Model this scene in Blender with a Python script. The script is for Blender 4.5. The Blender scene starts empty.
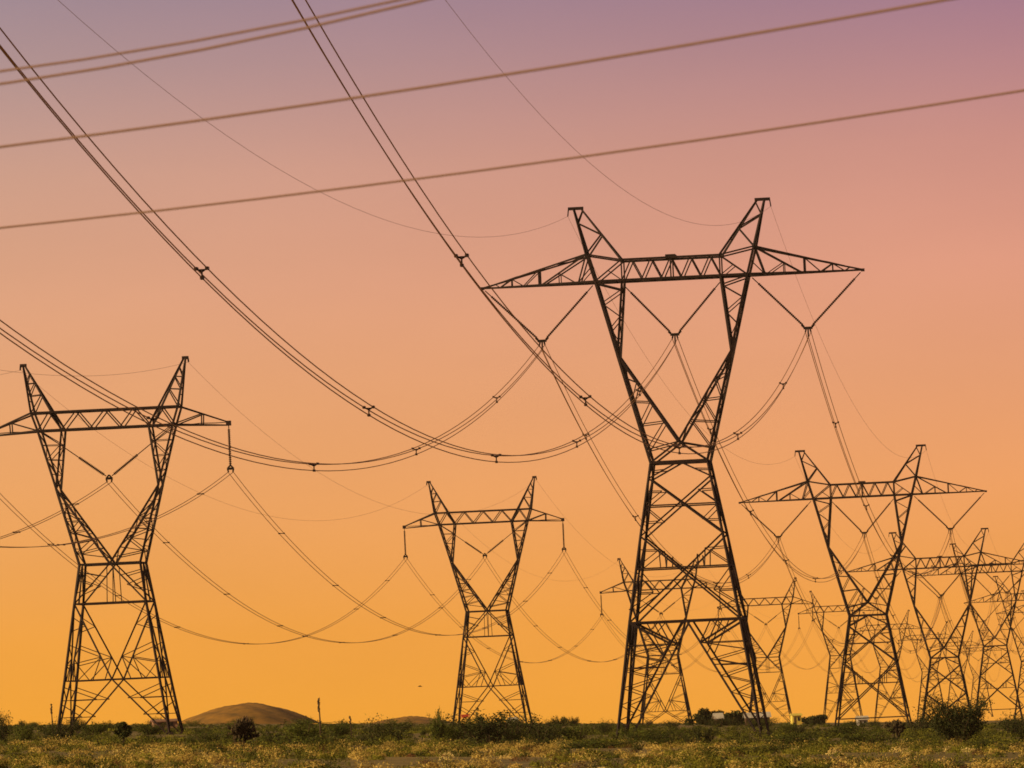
import bpy, math, random
import numpy as np
from mathutils import Matrix, Vector
R = math.radians
SC = bpy.context.scene
COL = SC.collection
rng = np.random.default_rng(7)
random.seed(7)

# ---------------------------------------------------------------- camera
F = 8200.0                      # focal length in pixels (telephoto, 288 mm)
ROLL = 0.045                    # the photographer held the camera 2.6 degrees off level
RC = math.sqrt(1 - ROLL * ROLL)
PITCH = math.atan(338 / F)
cd = bpy.data.cameras.new('camera')
cam = bpy.data.objects.new('camera', cd)
COL.objects.link(cam)
SC.camera = cam
cd.sensor_width = 36
cd.lens = 36 * F / 1024
cd.clip_start = 1
cd.clip_end = 20000
cam.matrix_world = Matrix.Rotation(math.pi / 2 + PITCH, 4, 'X') @ Matrix.Rotation(-math.asin(ROLL), 4, 'Z')
cd.dof.use_dof = True
cd.dof.focus_distance = 850
cd.dof.aperture_fstop = 8.0

# ---------------------------------------------------------------- sky, sun, exposure
SUN_AZ, SUN_EL = -112.0, 20.0    # low sun, to the left and a little behind the camera
def lin(c):
    return tuple(((v / 255) / 12.92 if v / 255 <= .04045 else ((v / 255 + .055) / 1.055) ** 2.4) for v in c) + (1,)

W = bpy.data.worlds.new('World')
SC.world = W
W.use_nodes = True
nt = W.node_tree
nt.nodes.clear()
def N(t, **k):
    n = nt.nodes.new(t)
    for a, b in k.items():
        setattr(n, a, b)
    return n
L = nt.links.new
tc = N('ShaderNodeTexCoord')
sep = N('ShaderNodeSeparateXYZ')
L(tc.outputs['Generated'], sep.inputs[0])
def maprange(src, a, b, c, d, smooth=False):
    m = N('ShaderNodeMapRange')
    if smooth: m.interpolation_type = 'SMOOTHSTEP'
    L(src, m.inputs[0])
    for i, v in enumerate((a, b, c, d)):
        m.inputs[i + 1].default_value = v
    return m.outputs[0]
def ramp(stops):
    r = N('ShaderNodeValToRGB')
    e = r.color_ramp.elements
    while len(e) < len(stops): e.new(.5)
    for x, (p, c) in zip(e, stops):
        x.position = p
        x.color = lin(c)
    return r
elev = maprange(sep.outputs['Z'], 0.0, 0.12, 0.0, 1.0)
rl = ramp([(0.0, (247, 166, 50)), (.10, (247, 166, 66)), (.22, (242, 168, 96)), (.34, (234, 167, 114)), (.45, (225, 165, 129)), (.57, (207, 159, 137)), (.68, (178, 147, 144)), (.78, (158, 138, 150)), (1, (134, 118, 140))])
rr = ramp([(0.0, (245, 163, 60)), (.10, (246, 163, 75)), (.22, (241, 162, 101)), (.34, (231, 159, 118)), (.45, (223, 154, 129)), (.57, (206, 145, 134)), (.66, (182, 132, 138)), (.76, (152, 116, 142)), (1, (122, 98, 138))])
L(elev, rl.inputs[0]); L(elev, rr.inputs[0])
az = maprange(sep.outputs['X'], -0.065, 0.065, 0.0, 1.0)
mx = N('ShaderNodeMix', data_type='RGBA')
L(az, mx.inputs['Factor']); L(rl.outputs[0], mx.inputs[6]); L(rr.outputs[0], mx.inputs[7])
nis = N('ShaderNodeTexSky', sky_type='NISHITA')
nis.sun_disc = False
nis.sun_elevation = R(SUN_EL)
nis.sun_rotation = R(SUN_AZ)
nis.dust_density = 4
nm = N('ShaderNodeMix', data_type='RGBA', blend_type='MULTIPLY')
nm.inputs['Factor'].default_value = 1
L(nis.outputs[0], nm.inputs[6])
nm.inputs[7].default_value = (.085, .055, .028, 1)      # sky strength, dusty and warm
hi = maprange(sep.outputs['Z'], 0.10, 0.45, 0.0, 1.0, True)
m2 = N('ShaderNodeMix', data_type='RGBA')
L(hi, m2.inputs['Factor']); L(mx.outputs[2], m2.inputs[6]); L(nm.outputs[2], m2.inputs[7])
mp = N('ShaderNodeMapping'); mp.inputs['Scale'].default_value = (14, 14, 46)
ns = N('ShaderNodeTexNoise'); ns.inputs['Scale'].default_value = 1.0; ns.inputs['Detail'].default_value = 5
L(tc.outputs['Generated'], mp.inputs[0]); L(mp.outputs[0], ns.inputs['Vector'])
hv = N('ShaderNodeHueSaturation')
L(maprange(ns.outputs[0], .3, .7, .965, 1.035), hv.inputs['Value']); L(m2.outputs[2], hv.inputs['Color'])
bg = N('ShaderNodeBackground')
bg.inputs['Strength'].default_value = 1.0
L(hv.outputs[0], bg.inputs['Color'])
wo = N('ShaderNodeOutputWorld')
L(bg.outputs[0], wo.inputs['Surface'])

sd = bpy.data.lights.new('sun', 'SUN')
sd.energy = 4.8
sd.angle = R(0.6)
sd.color = (1.0, .74, .40)
sun = bpy.data.objects.new('sun', sd)
COL.objects.link(sun)
sp = Vector((math.sin(R(SUN_AZ)) * math.cos(R(SUN_EL)), math.cos(R(SUN_AZ)) * math.cos(R(SUN_EL)), math.sin(R(SUN_EL))))
sun.rotation_euler = (-sp).to_track_quat('-Z', 'Y').to_euler()
sun.location = (0, 0, 300)

vs = SC.view_settings
SC.display_settings.display_device = 'sRGB'
vs.view_transform = 'Standard'
vs.look = 'None'
vs.exposure = 0
vs.gamma = 1
vs.use_curve_mapping = False
SC.cycles.filter_width = 1.7
SC.cycles.max_bounces = 6
SC.cycles.volume_bounces = 0
SC.cycles.transparent_max_bounces = 8

# ---------------------------------------------------------------- materials
def mat(name, col, rough=.8, metal=0., var=None, scale=1.0, detail=3, transl=0., objrand=0., bump=0., spec=.3):
    m = bpy.data.materials.new(name)
    m.use_nodes = True
    t = m.node_tree
    b = t.nodes['Principled BSDF']
    b.inputs['Roughness'].default_value = rough
    b.inputs['Metallic'].default_value = metal
    b.inputs['Specular IOR Level'].default_value = spec
    lk = t.links.new
    src = None
    if var:
        g = t.nodes.new('ShaderNodeTexCoord')
        n = t.nodes.new('ShaderNodeTexNoise')
        n.inputs['Scale'].default_value = scale
        n.inputs['Detail'].default_value = detail
        n.inputs['Roughness'].default_value = .65
        lk(g.outputs['Object'], n.inputs['Vector'])
        cr = t.nodes.new('ShaderNodeValToRGB')
        cr.color_ramp.elements[0].position = .34
        cr.color_ramp.elements[1].position = .68
        cr.color_ramp.elements[0].color = (*col, 1)
        cr.color_ramp.elements[1].color = (*var, 1)
        lk(n.outputs[0], cr.inputs[0])
        src = cr.outputs[0]
        if bump:
            bp = t.nodes.new('ShaderNodeBump')
            bp.inputs['Strength'].default_value = bump
            lk(n.outputs[0], bp.inputs['Height'])
            lk(bp.outputs[0], b.inputs['Normal'])
    else:
        b.inputs['Base Color'].default_value = (*col, 1)
    if src is not None:
        if objrand:
            oi = t.nodes.new('ShaderNodeObjectInfo')
            hs = t.nodes.new('ShaderNodeHueSaturation')
            mr = t.nodes.new('ShaderNodeMapRange')
            mr.inputs[3].default_value = 1 - objrand
            mr.inputs[4].default_value = 1 + objrand
            lk(oi.outputs['Random'], mr.inputs[0])
            lk(mr.outputs[0], hs.inputs['Value'])
            lk(src, hs.inputs['Color'])
            src = hs.outputs[0]
        lk(src, b.inputs['Base Color'])
    if transl:
        tr = t.nodes.new('ShaderNodeBsdfTranslucent')
        if src is not None: lk(src, tr.inputs['Color'])
        else: tr.inputs['Color'].default_value = (*col, 1)
        ms = t.nodes.new('ShaderNodeMixShader')
        ms.inputs[0].default_value = transl
        lk(b.outputs[0], ms.inputs[1]); lk(tr.outputs[0], ms.inputs[2])
        lk(ms.outputs[0], t.nodes['Material Output'].inputs['Surface'])
    return m

M = {}
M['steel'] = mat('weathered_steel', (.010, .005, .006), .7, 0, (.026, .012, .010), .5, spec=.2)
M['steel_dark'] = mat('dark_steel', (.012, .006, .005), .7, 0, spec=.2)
M['insulator'] = mat('brown_porcelain', (.035, .015, .008), .5, spec=.2)
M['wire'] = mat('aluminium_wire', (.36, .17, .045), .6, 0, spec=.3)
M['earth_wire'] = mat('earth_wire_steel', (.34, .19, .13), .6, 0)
M['spacer'] = mat('spacer_metal', (.025, .012, .008), .6, 0)
M['cable'] = mat('old_cable', (.16, .09, .06), .8)
M['ground'] = mat('desert_soil', (.10, .075, .018), .95, 0, (.26, .18, .045), .25, 8, bump=.4)
M['hill'] = mat('spoil_soil', (.12, .07, .010), .95, 0, (.36, .175, .022), .14, 10, bump=1.0)
M['gold'] = mat('dry_golden_brush', (.26, .18, .03), .9, 0, (.74, .54, .15), .5, 5, transl=.15)
M['olive'] = mat('olive_scrub', (.06, .065, .004), .9, 0, (.30, .28, .025), .35, 6, transl=.15)
M['straw'] = mat('bleached_straw', (.55, .40, .12), .9, 0, (.84, .68, .30), .9, 3, transl=.15)
M['green'] = mat('green_scrub', (.014, .018, .002), .9, 0, (.13, .135, .010), .35, 6, transl=.12)
M['rust'] = mat('dead_brush', (.05, .025, .01), .9, 0, (.22, .10, .03), .6, 5, transl=.1)
M['leaf'] = mat('shrub_leaf', (.035, .05, .006), .85, 0, (.13, .145, .015), 1.4, 4, transl=.25, objrand=.35)
M['leafdark'] = mat('dark_shrub_leaf', (.025, .032, .006), .85, 0, (.065, .07, .012), 1.4, 4, transl=.2, objrand=.2)
M['bark'] = mat('bark', (.05, .032, .018), .9, 0, (.09, .06, .03), 3)
M['cactus'] = mat('cholla_flesh', (.035, .028, .012), .9, 0, (.08, .055, .025), 2, 4)
M['cactus_tip'] = mat('cholla_spines', (.17, .11, .06), .9)
M['white'] = mat('white_sheet_metal', (.55, .50, .42), .6, 0, (.40, .36, .30), .8)
M['yellow'] = mat('yellow_paint', (.75, .62, .12), .6, 0, (.6, .45, .08), .8)
M['pinkwall'] = mat('pinkish_block_wall', (.30, .17, .11), .9, 0, (.22, .12, .08), 1.5)
M['brownwall'] = mat('brown_boards', (.10, .05, .03), .9, 0, (.06, .03, .02), 1.5)
M['glass'] = mat('dark_window', (.02, .02, .025), .2)
M['red'] = mat('red_enamel', (.35, .04, .02), .5)
M['bird'] = mat('bird_feathers', (.05, .035, .025), .9)

# ---------------------------------------------------------------- helpers
def wpt(px, py, D):
    """point at real distance D that the measured photo position belongs to"""
    u = px - 512; v = 384 - py
    X = u * RC + v * ROLL; Z = -u * ROLL + v * RC
    y = F * math.cos(PITCH) - Z * math.sin(PITCH)
    z = F * math.sin(PITCH) + Z * math.cos(PITCH)
    return Vector((X * D / y, D, z * D / y))

GY = [-400, 0, 250, 600, 700, 900, 1100, 1350, 1600, 2000, 2400, 2900, 3400, 4200, 5200]
GZ = [-1.9, -1.8, -1.75, -1.62, -1.5, -1.1, -.95, -.95, -.95, -.85, -.8, -.9, -1, -3, -9]
def ground(x, y):
    xe = 260 * np.tanh(np.asarray(x, float) / 260)
    g = np.interp(y, GY, GZ)
    b = .10 * np.sin(x * .21 + y * .043) + .09 * np.sin(x * .093 - y * .071 + 1.3) + .12 * np.sin(x * .031 + y * .019)
    near = np.clip(np.asarray(y, float) / 120, 0, 1)
    return -.045 * xe * near + g + b * near

def link(name, me, material=None, parent=None):
    if material is not None and len(me.materials) == 0:
        me.materials.append(material)
    o = bpy.data.objects.new(name, me)
    COL.objects.link(o)
    if parent is not None: o.parent = parent
    return o
def tag(o, label=None, cat=None, group=None, kind=None):
    if label: o['label'] = label
    if cat: o['category'] = cat
    if group: o['group'] = group
    if kind: o['kind'] = kind
    return o
def empty(name, loc, rz=0, label=None, cat=None, group=None):
    o = bpy.data.objects.new(name, None)
    o.empty_display_size = 1
    COL.objects.link(o)
    o.location = loc
    o.rotation_euler = (0, 0, rz)
    return tag(o, label, cat, group)

class MB:
    def __init__(s, k=1.0): s.v = []; s.f = []; s.k = k
    def beam(s, p, q, w, w2=None):
        p = Vector(p) * s.k; q = Vector(q) * s.k
        d = q - p
        if d.length < 1e-4: return
        d.normalize()
        a = d.cross(Vector((0, 0, 1)))
        if a.length < .1: a = Vector((1, 0, 0))
        a.normalize(); b = d.cross(a)
        w2 = w if w2 is None else w2
        n = len(s.v)
        for c, ww in ((p, w), (q, w2)):
            for i, j in ((1, 1), (-1, 1), (-1, -1), (1, -1)):
                s.v.append(c + a * (i * ww / 2) + b * (j * ww / 2))
        s.f += [(n, n+3, n+2, n+1), (n+4, n+5, n+6, n+7)] + [(n+i, n+(i+1) % 4, n+4+(i+1) % 4, n+4+i) for i in range(4)]
    def lathe(s, p, q, prof, seg=7):
        """prof: list of (t along p..q, radius)"""
        p = Vector(p) * s.k; q = Vector(q) * s.k
        d = (q - p); l = d.length; d.normalize()
        a = d.cross(Vector((0, 1, 0)))
        if a.length < .1: a = Vector((1, 0, 0))
        a.normalize(); b = d.cross(a)
        n0 = len(s.v)
        for t, r in prof:
            for i in range(seg):
                an = 2 * math.pi * i / seg
                s.v.append(p + d * (l * t) + (a * math.cos(an) + b * math.sin(an)) * r)
        for k in range(len(prof) - 1):
            for i in range(seg):
                s.f.append((n0+k*seg+i, n0+k*seg+(i+1) % seg, n0+(k+1)*seg+(i+1) % seg, n0+(k+1)*seg+i))
        s.f.append(tuple(n0 + i for i in range(seg))[::-1])
        s.f.append(tuple(n0 + (len(prof)-1)*seg + i for i in range(seg)))
    def tube(s, pts, r, seg=6):
        pts = [Vector(p) * s.k for p in pts]
        n0 = len(s.v)
        up = Vector((0, 0, 1))
        for i, p in enumerate(pts):
            d = (pts[min(i+1, len(pts)-1)] - pts[max(i-1, 0)]).normalized()
            a = d.cross(up)
            if a.length < .05: a = Vector((1, 0, 0))
            a.normalize(); b = d.cross(a)
            rr = r[i] if hasattr(r, '__len__') else r
            for k in range(seg):
                an = 2 * math.pi * k / seg
                s.v.append(p + (a * math.cos(an) + b * math.sin(an)) * rr)
        for i in range(len(pts) - 1):
            for k in range(seg):
                s.f.append((n0+i*seg+k, n0+i*seg+(k+1) % seg, n0+(i+1)*seg+(k+1) % seg, n0+(i+1)*seg+k))
        s.f.append(tuple(n0 + i for i in range(seg))[::-1])
        s.f.append(tuple(n0 + (len(pts)-1)*seg + i for i in range(seg)))
    def box(s, c, sx, sy, sz):
        c = Vector(c); k = s.k; s.k = 1.0
        s.beam(c - Vector((0, 0, sz/2)), c + Vector((0, 0, sz/2)), 1)
        s.k = k
        for i in range(8):
            v = s.v[-8 + i]
            s.v[-8 + i] = Vector((c.x + (v.x - c.x) * sx, c.y + (v.y - c.y) * sy, v.z))
    def face(s, pts):
        n = len(s.v); s.v += [Vector(p) for p in pts]; s.f.append(tuple(range(n, n + len(pts))))
    def mesh(s, name, material=None, smooth=False):
        me = bpy.data.meshes.new(name)
        me.from_pydata([tuple(v) for v in s.v], [], s.f)
        if material: me.materials.append(material)
        if smooth:
            me.polygons.foreach_set('use_smooth', [True] * len(me.polygons))
        me.update()
        return me
def lerp(a, b, t): return tuple(x + (y - x) * t for x, y in zip(a, b))
def zig(mb, a0, a1, b0, b1, n, w, rungs=False, start=0):
    """bracing zigzag between the chords a0-a1 and b0-b1"""
    for i in range(n):
        t0, t1 = i / n, (i + 1) / n
        if (i + start) % 2 == 0: mb.beam(lerp(a0, a1, t0), lerp(b0, b1, t1), w)
        else: mb.beam(lerp(b0, b1, t0), lerp(a0, a1, t1), w)
        if rungs and i: mb.beam(lerp(a0, a1, t0), lerp(b0, b1, t0), w * .85)

# ---------------------------------------------------------------- ground and hills
def grid_mesh(name, xs, ys, fn, material):
    X, Y = np.meshgrid(xs, ys)
    Z = fn(X, Y)
    v = np.stack([X, Y, Z], -1).reshape(-1, 3)
    nx, ny = len(xs), len(ys)
    i = np.arange((nx-1)*(ny-1)); r = i // (nx-1); c = i % (nx-1)
    f = np.stack([r*nx+c, r*nx+c+1, (r+1)*nx+c+1, (r+1)*nx+c], -1)
    me = bpy.data.meshes.new(name)
    me.vertices.add(len(v)); me.vertices.foreach_set('co', v.ravel())
    me.loops.add(f.size); me.loops.foreach_set('vertex_index', f.ravel())
    me.polygons.add(len(f)); me.polygons.foreach_set('loop_start', np.arange(0, f.size, 4))
    me.polygons.foreach_set('use_smooth', np.ones(len(f), bool))
    me.materials.append(material)
    me.update()
    return me
xs = np.concatenate([np.linspace(-1800, -320, 40), np.linspace(-300, 400, 281), np.linspace(430, 1800, 40)])
ys = np.concatenate([np.linspace(-300, 180, 25), np.linspace(190, 1200, 300), np.linspace(1210, 4200, 200)])
tag(link('ground', grid_mesh('ground', xs, ys, ground, M['ground'])), kind='structure')

def hill(name, px, D, wpx, hpx, top_py, skew=0.0, depth=60):
    """earth mound: outline height measured in the photo, real depth along the view"""
    c = wpt(px, top_py, D)
    w = wpx * D / F; h = c.z - float(ground(c.x, D)) + .5
    xs = np.linspace(-w * .62, w * .62, 60); ys = np.linspace(-depth, depth, 40)
    def fn(X, Y):
        u = X / (w * .5) + skew * .2; v = Y / depth
        r = np.sqrt(u * u * .9 + v * v)
        s = np.clip(1 - u * u - v * v, 0, 1) ** .95
        s = np.clip(s + .05 * np.sin(u * 5 + 1) * s, 0, 1.15)
        wob = .25 * np.sin(X * .5 + Y * .2) * s + .15 * np.sin(X * 1.7 - Y * .6) * s
        return h * s + wob - .6 + (float(ground(c.x, D)) - 0) * 0
    me = grid_mesh(name, xs, ys, fn, M['hill'])
    o = link(name, me)
    o.location = (c.x, D, float(ground(c.x, D)))
    tag(o, kind='structure')
hill('hill', 243, 2550, 152, 24, 704.5, 0, 60)
hill('hill', 404, 2500, 100, 8, 717.5, -.3, 60)

# ---------------------------------------------------------------- transmission towers
KA = 700 / F                    # metres per template unit, wide-arm tower
KB = 760 / F                    # short-arm tower
TH = R(4.65)                    # the lines run this far right of the view
CA, BA, SA = .195, .118, .08      # chord, brace, secondary widths
CB, BB, SB = .19, .11, .075

def insulator(mb, p, q, rod=.18, disc=.15, nd=16, thick_from=.0):
    k = mb.k
    prof = [(0, .045), (thick_from + rod * .2, .045)]
    a, b = thick_from + rod * .2, .97
    for i in range(nd):
        t = a + (b - a) * i / nd; dt = (b - a) / nd
        prof += [(t, .06), (t + dt * .3, disc), (t + dt * .6, disc * .9), (t + dt * .75, .06)]
    prof += [(.975, .05), (1, .05)]
    mb.lathe(p, q, prof, 6)

def relevel(parts, k, src, dst, foot):
    """set the levels of the body panels: foot and everything above the first level stay put"""
    xs_, ys_ = [0], [0]
    for a, b in zip(src, dst):
        if b < -foot - 3: xs_.append(a); ys_.append(b)
    xs_.append(max(-foot, xs_[-1] + 1)); ys_.append(-foot)
    xs_.append(xs_[-1] + 50); ys_.append(ys_[-1] + 50)
    for n, me in parts:
        if n in ('fork_limb', 'waist_frame', 'body_lattice', 'leg'):
            co = np.empty(len(me.vertices) * 3, np.float32); me.vertices.foreach_get('co', co); co = co.reshape(-1, 3)
            z = -co[:, 2] / k
            co[:, 2] = np.where(z > src[0], -np.interp(z, xs_, ys_), -z) * k
            me.vertices.foreach_set('co', co.ravel()); me.update()
    return parts

def tower_A_parts(foot):
    """list of (name, mesh) - template units, x across the line, y along it, z up, 0 at the crossarm's lower chord"""
    P = []
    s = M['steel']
    hd_arm, hd_knee, hd_w = 20, 22, 28
    def hw(z): return float(np.interp(-z, [181, 196, 254, 337, 460], [28.4, 31, 41, 55, 72]))
    # crossarm (middle bridge)
    m = MB(KA)
    for y in (-hd_arm, hd_arm):
        m.beam((-76.3, y, 0), (76.3, y, 0), CA)
        m.beam((-49.2, y, 20.5), (49.2, y, 20.5), CA * .9)
        for sx in (-1, 1):
            m.beam((sx * 49.2, y, 0), (sx * 49.2, y, 20.5), BA)
            m.beam((sx * 49.2, y, 20.5), (sx * 84, y, 27.5), BA * 1.1)
            m.beam((sx * 76.3, y, 0), (sx * 49.2, y, 20.5), BA)
            m.beam((sx * 49.2, y, 0), (sx * 63, y, 10.5), SA)
        n = 10
        pts = [(-49.2 + 98.4 * i / n, y, 0 if i % 2 == 0 else 20.5) for i in range(n + 1)]
        for a, b in zip(pts, pts[1:]): m.beam(a, b, BA * .9)
        m.beam((0, y, 0), (0, y, 20.5), BA)
    for i in range(8):
        x0 = -76.3 + 152.6 * i / 8; x1 = x0 + 152.6 / 8; sgn = 1 if i % 2 else -1
        m.beam((x0, -hd_arm * sgn, 0), (x1, hd_arm * sgn, 0), SA)
        m.beam((x0, -hd_arm, 0), (x0, hd_arm, 0), SA)
    for x in (-49.2, -24, 0, 24, 49.2): m.beam((x, -hd_arm, 20.5), (x, hd_arm, 20.5), SA)
    m.box((0, 0, 21.5 * KA), 10 * KA, 2 * hd_arm * KA, .35)
    P.append(('crossarm', m.mesh('crossarm', s)))
    for sx in (-1, 1):
        # pointed outer arm
        m = MB(KA)
        tip = (sx * 190.9, 0, -.7)
        for y in (-hd_arm, hd_arm):
            tb = (sx * 190.9, y * .04, -.7); a = (sx * 76.3, y, 0); b = (sx * 84, y, 27.5)
            m.beam(a, tb, CA * .95, CA * .6); m.beam(b, tb, CA * .8, CA * .5)
            top = lambda x: lerp(b, tb, (x - 84) / 106.9)
            bot = lambda x: lerp(a, tb, (x - 76.3) / 114.6)
            m.beam(bot(133), top(133), BA * 1.2)
            m.beam(top(84), bot(130), BA * 1.1)
            m.beam(top(84), bot(93), BA * .9); m.beam(lerp(a, b, .5), bot(93), SA)
            mid = lerp(top(84), bot(130), .62)
            m.beam(bot(96), mid, SA); m.beam(mid, (mid[0], mid[1], 0), SA)
            m.beam(top(133), bot(149), SA); m.beam(bot(149), top(161), SA); m.beam(top(161), bot(161), SA)
            m.beam(top(161), bot(173), SA * .9); m.beam(bot(173), top(178), SA * .9)
        zig(m, (sx*76.3, -hd_arm, 0), (sx*190.9, -1, 0), (sx*76.3, hd_arm, 0), (sx*190.9, 1, 0), 8, SA)
        zig(m, (sx*84, -hd_arm, 27.5), (sx*190.9, -1, 0), (sx*84, hd_arm, 27.5), (sx*190.9, 1, 0), 6, SA)
        m.box((tip[0]*KA, 0, tip[2]*KA), .3, .3, .25)
        P.append(('side_arm', m.mesh('side_arm', s)))
        # earth-wire peak
        m = MB(KA)
        for y in (-1, 1):
            o0, o1, o2 = (sx*76.3, y*hd_arm, 0), (sx*84, y*hd_arm, 27.5), (sx*95.6, y*2.5, 74)
            i0, i1 = (sx*49.2, y*hd_arm, 20.5), (sx*88, y*2.5, 74)
            m.beam(o0, o1, CA); m.beam(o1, o2, CA * .85, CA * .7); m.beam(i0, i1, CA * .8, CA * .6)
            m.beam(o1, lerp(i0, i1, .50), BA); m.beam(lerp(i0, i1, .50), lerp(o1, o2, .70), BA)
            m.beam(lerp(o1, o2, .70), lerp(i0, i1, .97), SA)
        for t in (.3, .5, .7):
            m.beam(lerp((sx*84, -hd_arm, 27.5), (sx*95.6, -2.5, 74), t), lerp((sx*84, hd_arm, 27.5), (sx*95.6, 2.5, 74), t), SA)
            m.beam(lerp((sx*49.2, -hd_arm, 20.5), (sx*88, -2.5, 74), t), lerp((sx*49.2, hd_arm, 20.5), (sx*88, 2.5, 74), t), SA)
        m.beam((sx*86, 0, 75), (sx*101.5, 0, 75), .26)
        m.beam((sx*101, 0, 75), (sx*102, 0, 67.5), .10)
        P.append(('earth_wire_peak', m.mesh('earth_wire_peak', s)))
        # fork limb from crossarm to waist
        m = MB(KA)
        for y in (-1, 1):
            o0, o1, o2 = (sx*76.3, y*hd_arm, 0), (sx*57, y*hd_knee, -75), (sx*28.4, y*hd_w, -181)
            i0, i1 = (sx*49.2, y*hd_arm, 0), (sx*57, y*hd_knee, -77)
            l0, l1 = (sx*56.5, y*hd_knee, -76), (0, y*hd_w, -163)
            m.beam(o0, o1, CA * 1.05); m.beam(o1, o2, CA * 1.05); m.beam(i0, i1, CA * .9); m.beam(l0, l1, CA * .95)
            m.beam(lerp(i0, i1, .12), lerp(o0, o1, .02), BA)
            zig(m, lerp(i0, i1, .12), i1, lerp(o0, o1, .12), o1, 5, SA * 1.1)
            zig(m, lerp(o1, o2, .10), o2, lerp(l0, l1, .08), l1, 8, SA * 1.1, False, 1)
        for (a, b, c, d, n) in ((o0, o1, 0, 0, 4), (o1, o2, 0, 0, 6), (l0, l1, 0, 0, 5), (i0, i1, 0, 0, 4)):
            fl = lambda p: (p[0], -p[1], p[2])
            zig(m, fl(a), fl(b), a, b, n, SA, rungs=True)
        P.append(('fork_limb', m.mesh('fork_limb', s)))
    # waist ring
    m = MB(KA)
    for y in (-hd_w, hd_w):
        m.beam((-28.4, y, -181), (28.4, y, -181), CA * 1.1)
        m.beam((-28.4, y, -181), (0, y, -163), BA * 1.3); m.beam((28.4, y, -181), (0, y, -163), BA * 1.3)
    for x in (-28.4, 28.4): m.beam((x, -hd_w, -181), (x, hd_w, -181), BA)
    m.beam((0, -hd_w, -163), (0, hd_w, -163), BA)
    P.append(('waist_frame', m.mesh('waist_frame', s)))
    # four sides of the body
    l2 = max(foot, -337)
    def side(rot):
        m = MB(KA)
        T = lambda u, z, d=None: ((u, -(hw(z) if d is None else d), z) if rot == 0 else (u, (hw(z) if d is None else d), z) if rot == 1
                                  else (-(hw(z) if d is None else d), u, z) if rot == 2 else ((hw(z) if d is None else d), u, z))
        def b(u0, z0, u1, z1, w): m.beam(T(u0, z0), T(u1, z1), w)
        for q in (-1, 1):
            b(0, -181, q*hw(-196), -196, BA * 1.1)
            b(q*hw(-189), -189, q*14, -188, SA)
            b(q*hw(-196), -196, -q*hw(-254), -254, BA * 1.15)
            b(q*hw(-254), -254, -q*hw(l2), l2, BA * 1.25)
            b(q*hw(-208), -208, q*18, -208.5, SA); b(q*hw(-221), -221, q*18, -208.5, SA); 
            b(q*hw(-239), -239, q*21, -238.5, SA); b(q*hw(-224), -224, q*21, -238.5, SA)
            b(q*hw(-268), -268, q*23, -269, SA); b(q*hw(-287), -287, q*23, -269, SA); b(q*23, -269, q*22, -287, SA)
            b(q*15, -275, q*16, -287, SA)
            b(q*hw(-310), -310, q*30, -310, SA); b(q*hw(-290), -290, q*30, -310, SA); b(q*30, -310, q*hw(l2), max(l2, -325), SA)
        b(-hw(-222), -222, hw(-222), -222, BA)
        b(-hw(-288), -288, hw(-288), -288, BA * 1.1)
        if foot < -337:
            b(-hw(-337), -337, hw(-337), -337, BA * 1.3)
        if foot < -400:
            for q in (-1, 1):
                dg0, dg1 = (q*2, -337), (q*66, foot + 6)
                D = lambda t: (dg0[0] + (dg1[0]-dg0[0])*t, dg0[1] + (dg1[1]-dg0[1])*t)
                b(*dg0, *dg1, BA * 1.3)
                n = D(.2); b(q*hw(-337), -337, *n, BA * 1.6)
                b(q*hw(n[1]), n[1], *n, SA)
                n2 = D(.20); b(q*26, -337, *n2, SA * 1.2); b(q*26, -337, q*38, -350, SA)
                ts = [.2, .35, .50, .65, .80, .92]
                for i, t in enumerate(ts[:-1]):
                    n, n3 = D(t), D(ts[i + 1]); zm = (n[1] + n3[1]) / 2
                    b(*n, q*hw(zm), zm, SA); b(q*hw(zm), zm, *n3, SA)
                for t in (.40,):
                    n = D(t); b(*n, q*hw(n[1]), n[1], SA * 1.2)
                b(q*38, -337, *D(.30), SA)
        return m.mesh('body_lattice', s)
    for r in range(4): P.append(('body_lattice', side(r)))
    for sx in (-1, 1):
        for sy in (-1, 1):
            m = MB(KA)
            zs = [-181, -196, -254, -337, foot] if foot < -340 else [-181, -196, -254, foot]
            for a, b in zip(zs, zs[1:]):
                ha = 28.4 if a == -181 else hw(a)
                m.beam((sx*ha, sy*(hd_w if a == -181 else hw(a)), a), (sx*hw(b), sy*hw(b), b), CA * .85)
            e = hw(foot)
            m.box((sx*e*KA, sy*e*KA, foot*KA), .5, .5, .5)
            P.append(('leg', m.mesh('leg', s)))
    # insulators
    mi = M['insulator']
    for p, q in (((80, -3), (130, -54.5)), ((188.5, -3), (137, -54.5)), ((-80, -3), (-130, -54.5)), ((-188.5, -3), (-137, -54.5)),
                 ((47.5, -6), (3.6, -54.5)), ((-47.5, -6), (-3.6, -54.5))):
        m = MB(KA); insulator(m, (p[0], 0, p[1]), (q[0], 0, q[1]), rod=.6, disc=.115, nd=30)
        P.append(('insulator_string', m.mesh('insulator_string', mi)))
    for x in (-133.5, 0, 133.5):
        m = MB(KA)
        m.beam((x-4.5, 0, -56), (x+4.5, 0, -56), .22)
        m.beam((x-6.5, 0, -53), (x-3, 0, -56.5), .13); m.beam((x+6.5, 0, -53), (x+3, 0, -56.5), .13)
        for dx, dz in ((-2.8, -60), (2.8, -60), (0, -65)): m.beam((x+dx*.6, 0, -56), (x+dx, 0, dz), .13)
        P.append(('yoke_plate', m.mesh('yoke_plate', M['steel_dark'])))
    return relevel(P, KA, [150, 163, 181, 222, 289, 337], [150, 164, 184, 227, 290.5, 343], foot)

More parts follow.
